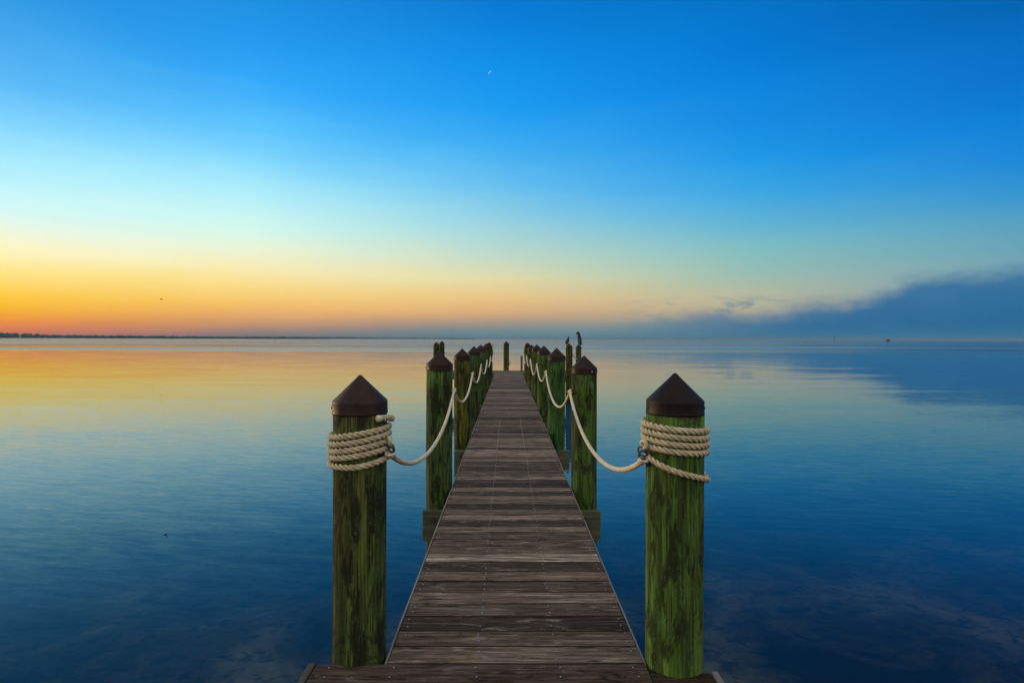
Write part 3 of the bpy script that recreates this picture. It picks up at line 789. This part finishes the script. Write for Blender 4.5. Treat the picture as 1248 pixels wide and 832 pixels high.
# ------------------------------------------------------------------ channel markers
def pole_marker(x, y, h, w, label, board):
    t = empty('channel_marker', (x, y, WATER), label, 'marker', 'markers far out on the water')
    bm = bmesh.new(); add_lathe(bm, [(w, -1), (w, h*.55), (w*.85, h), (0, h+.05)], 10); obj('post', bm, M_marker, t, True)
    bm = bmesh.new(); add_box(bm, -board, board, -w-.12, -w-.02, h*.72, h*.72+board*1.6); obj('board', bm, M_marker, t)
pole_marker(488, 800, 7.5, .30, 'tall thin dark marker pole standing in the water below the cloud bank', .55)
pole_marker(345, 950, 4.5, .25, 'short dark marker pole nearer the middle of the bay', .6)
pole_marker(380, 1500, 4.0, .35, 'faintest small marker pole out on the horizon', .9)
t = empty('stilt_hut', (569, 800, WATER), 'small dark hut on stilts standing in the water under the cloud bank', 'hut'); t.scale = (.68, .68, .80)
bm = bmesh.new(); add_box(bm, -2.6, 2.6, -2.2, 2.2, 2.4, 4.1); obj('wall', bm, M_marker, t)
bm = bmesh.new(); v = [bm.verts.new(p) for p in ((-3.1, -2.7, 4.1), (3.1, -2.7, 4.1), (3.1, 2.7, 4.1), (-3.1, 2.7, 4.1), (-1.6, 0, 5.6), (1.6, 0, 5.6))]
for f in ((0, 1, 5, 4), (1, 2, 5), (2, 3, 4, 5), (3, 0, 4), (3, 2, 1, 0)): bm.faces.new([v[i] for i in f])
obj('roof', bm, M_marker, t)
bm = bmesh.new(); add_box(bm, -3.3, 3.3, -2.9, 2.9, 2.15, 2.4); obj('floor_deck', bm, M_marker, t)
for sx in (-2.6, 0, 2.6):
    for sy in (-2.2, 2.2):
        bm = bmesh.new(); add_lathe(bm, [(.22, -1.2), (.22, 2.15)], 8, sx, sy); obj('stilt', bm, M_marker, t)

# ------------------------------------------------------------------ camera (placed before the moon, which uses only world numbers)
cam = bpy.data.cameras.new('camera'); co = bpy.data.objects.new('camera', cam); C.objects.link(co); S.camera = co
cam.sensor_width = 36; cam.lens = 36*655/1248
cam.clip_start = .05; cam.clip_end = 100000
co.location = (-.041, 0, 1.546)
co.rotation_mode = 'QUATERNION'
co.rotation_quaternion = (Matrix.Rotation(R(-.437), 3, 'Z') @ Matrix.Rotation(R(90-.262), 3, 'X') @ Matrix.Rotation(R(.20), 3, 'Z')).to_quaternion()

# ------------------------------------------------------------------ moon: a thin crescent high over the pier
def moon():
    m, nt = mat('moonlight')
    e = nt.n('ShaderNodeEmission', inp={'Color': (.22, .62, 1, 1), 'Strength': .9}); o = nt.n('ShaderNodeOutputMaterial'); nt.t.links.new(e.outputs[0], o.inputs[0])
    bm = bmesh.new(); rad = 100.; rows = []
    for k in range(21):
        a = R(-86)+R(172)*k/20
        rot = R(208)
        po = Vector((math.cos(a)*rad, 0, math.sin(a)*rad)); pi_ = Vector((math.cos(a)*rad*.60, 0, math.sin(a)*rad*.998))
        M = Matrix.Rotation(rot, 3, 'Y')
        rows.append([bm.verts.new(M @ (p+Vector((0, dy, 0)))) for p in (po, pi_) for dy in (-12, 12)])
    for a, b in zip(rows, rows[1:]):
        for i, j in ((0, 1), (1, 3), (3, 2), (2, 0)): bm.faces.new((a[i], a[j], b[j], b[i]))
    bm.faces.new([rows[0][i] for i in (0, 1, 3, 2)]); bm.faces.new([rows[-1][i] for i in (0, 1, 3, 2)])
    Y = 24000.
    o = obj('moon', bm, m, loc=((597-619)/655*Y, Y, (413-90.5)/655*Y)); tag(o, 'thin pale crescent moon high in the blue sky', 'moon')
moon()

# ------------------------------------------------------------------ thin morning haze over the bay
def haze():
    m, nt = mat('bay_haze')
    v = nt.n('ShaderNodeVolumePrincipled', inp={'Color': (.28, .46, .60, 1), 'Density': .00010, 'Anisotropy': .0})
    o = nt.n('ShaderNodeOutputMaterial'); nt.t.links.new(v.outputs[0], o.inputs['Volume'])
    bm = bmesh.new(); add_box(bm, -24200, 24200, -24200, 24200, -4.5, 31.)
    tag(obj('haze', bm, m), kind='stuff')
haze()

# ------------------------------------------------------------------ sun just at the horizon, outside the frame
sl = bpy.data.lights.new('sun', 'SUN'); sl.energy = 2.0; sl.angle = R(6); sl.color = (1, .64, .27)
so = bpy.data.objects.new('sun', sl); C.objects.link(so)
saz, sel = R(-62), R(3.0)
dirv = Vector((math.sin(saz)*math.cos(sel), math.cos(saz)*math.cos(sel), math.sin(sel)))
so.rotation_mode = 'QUATERNION'; so.rotation_quaternion = dirv.to_track_quat('Z', 'Y')

S.view_settings.view_transform = 'Standard'; S.view_settings.look = 'None'
S.view_settings.exposure = 0; S.view_settings.gamma = 1
S.cycles.use_denoising = True
S.cycles.max_bounces = 8; S.cycles.transparent_max_bounces = 8
S.cycles.caustics_reflective = False; S.cycles.caustics_refractive = False
S.cycles.sample_clamp_indirect = 6
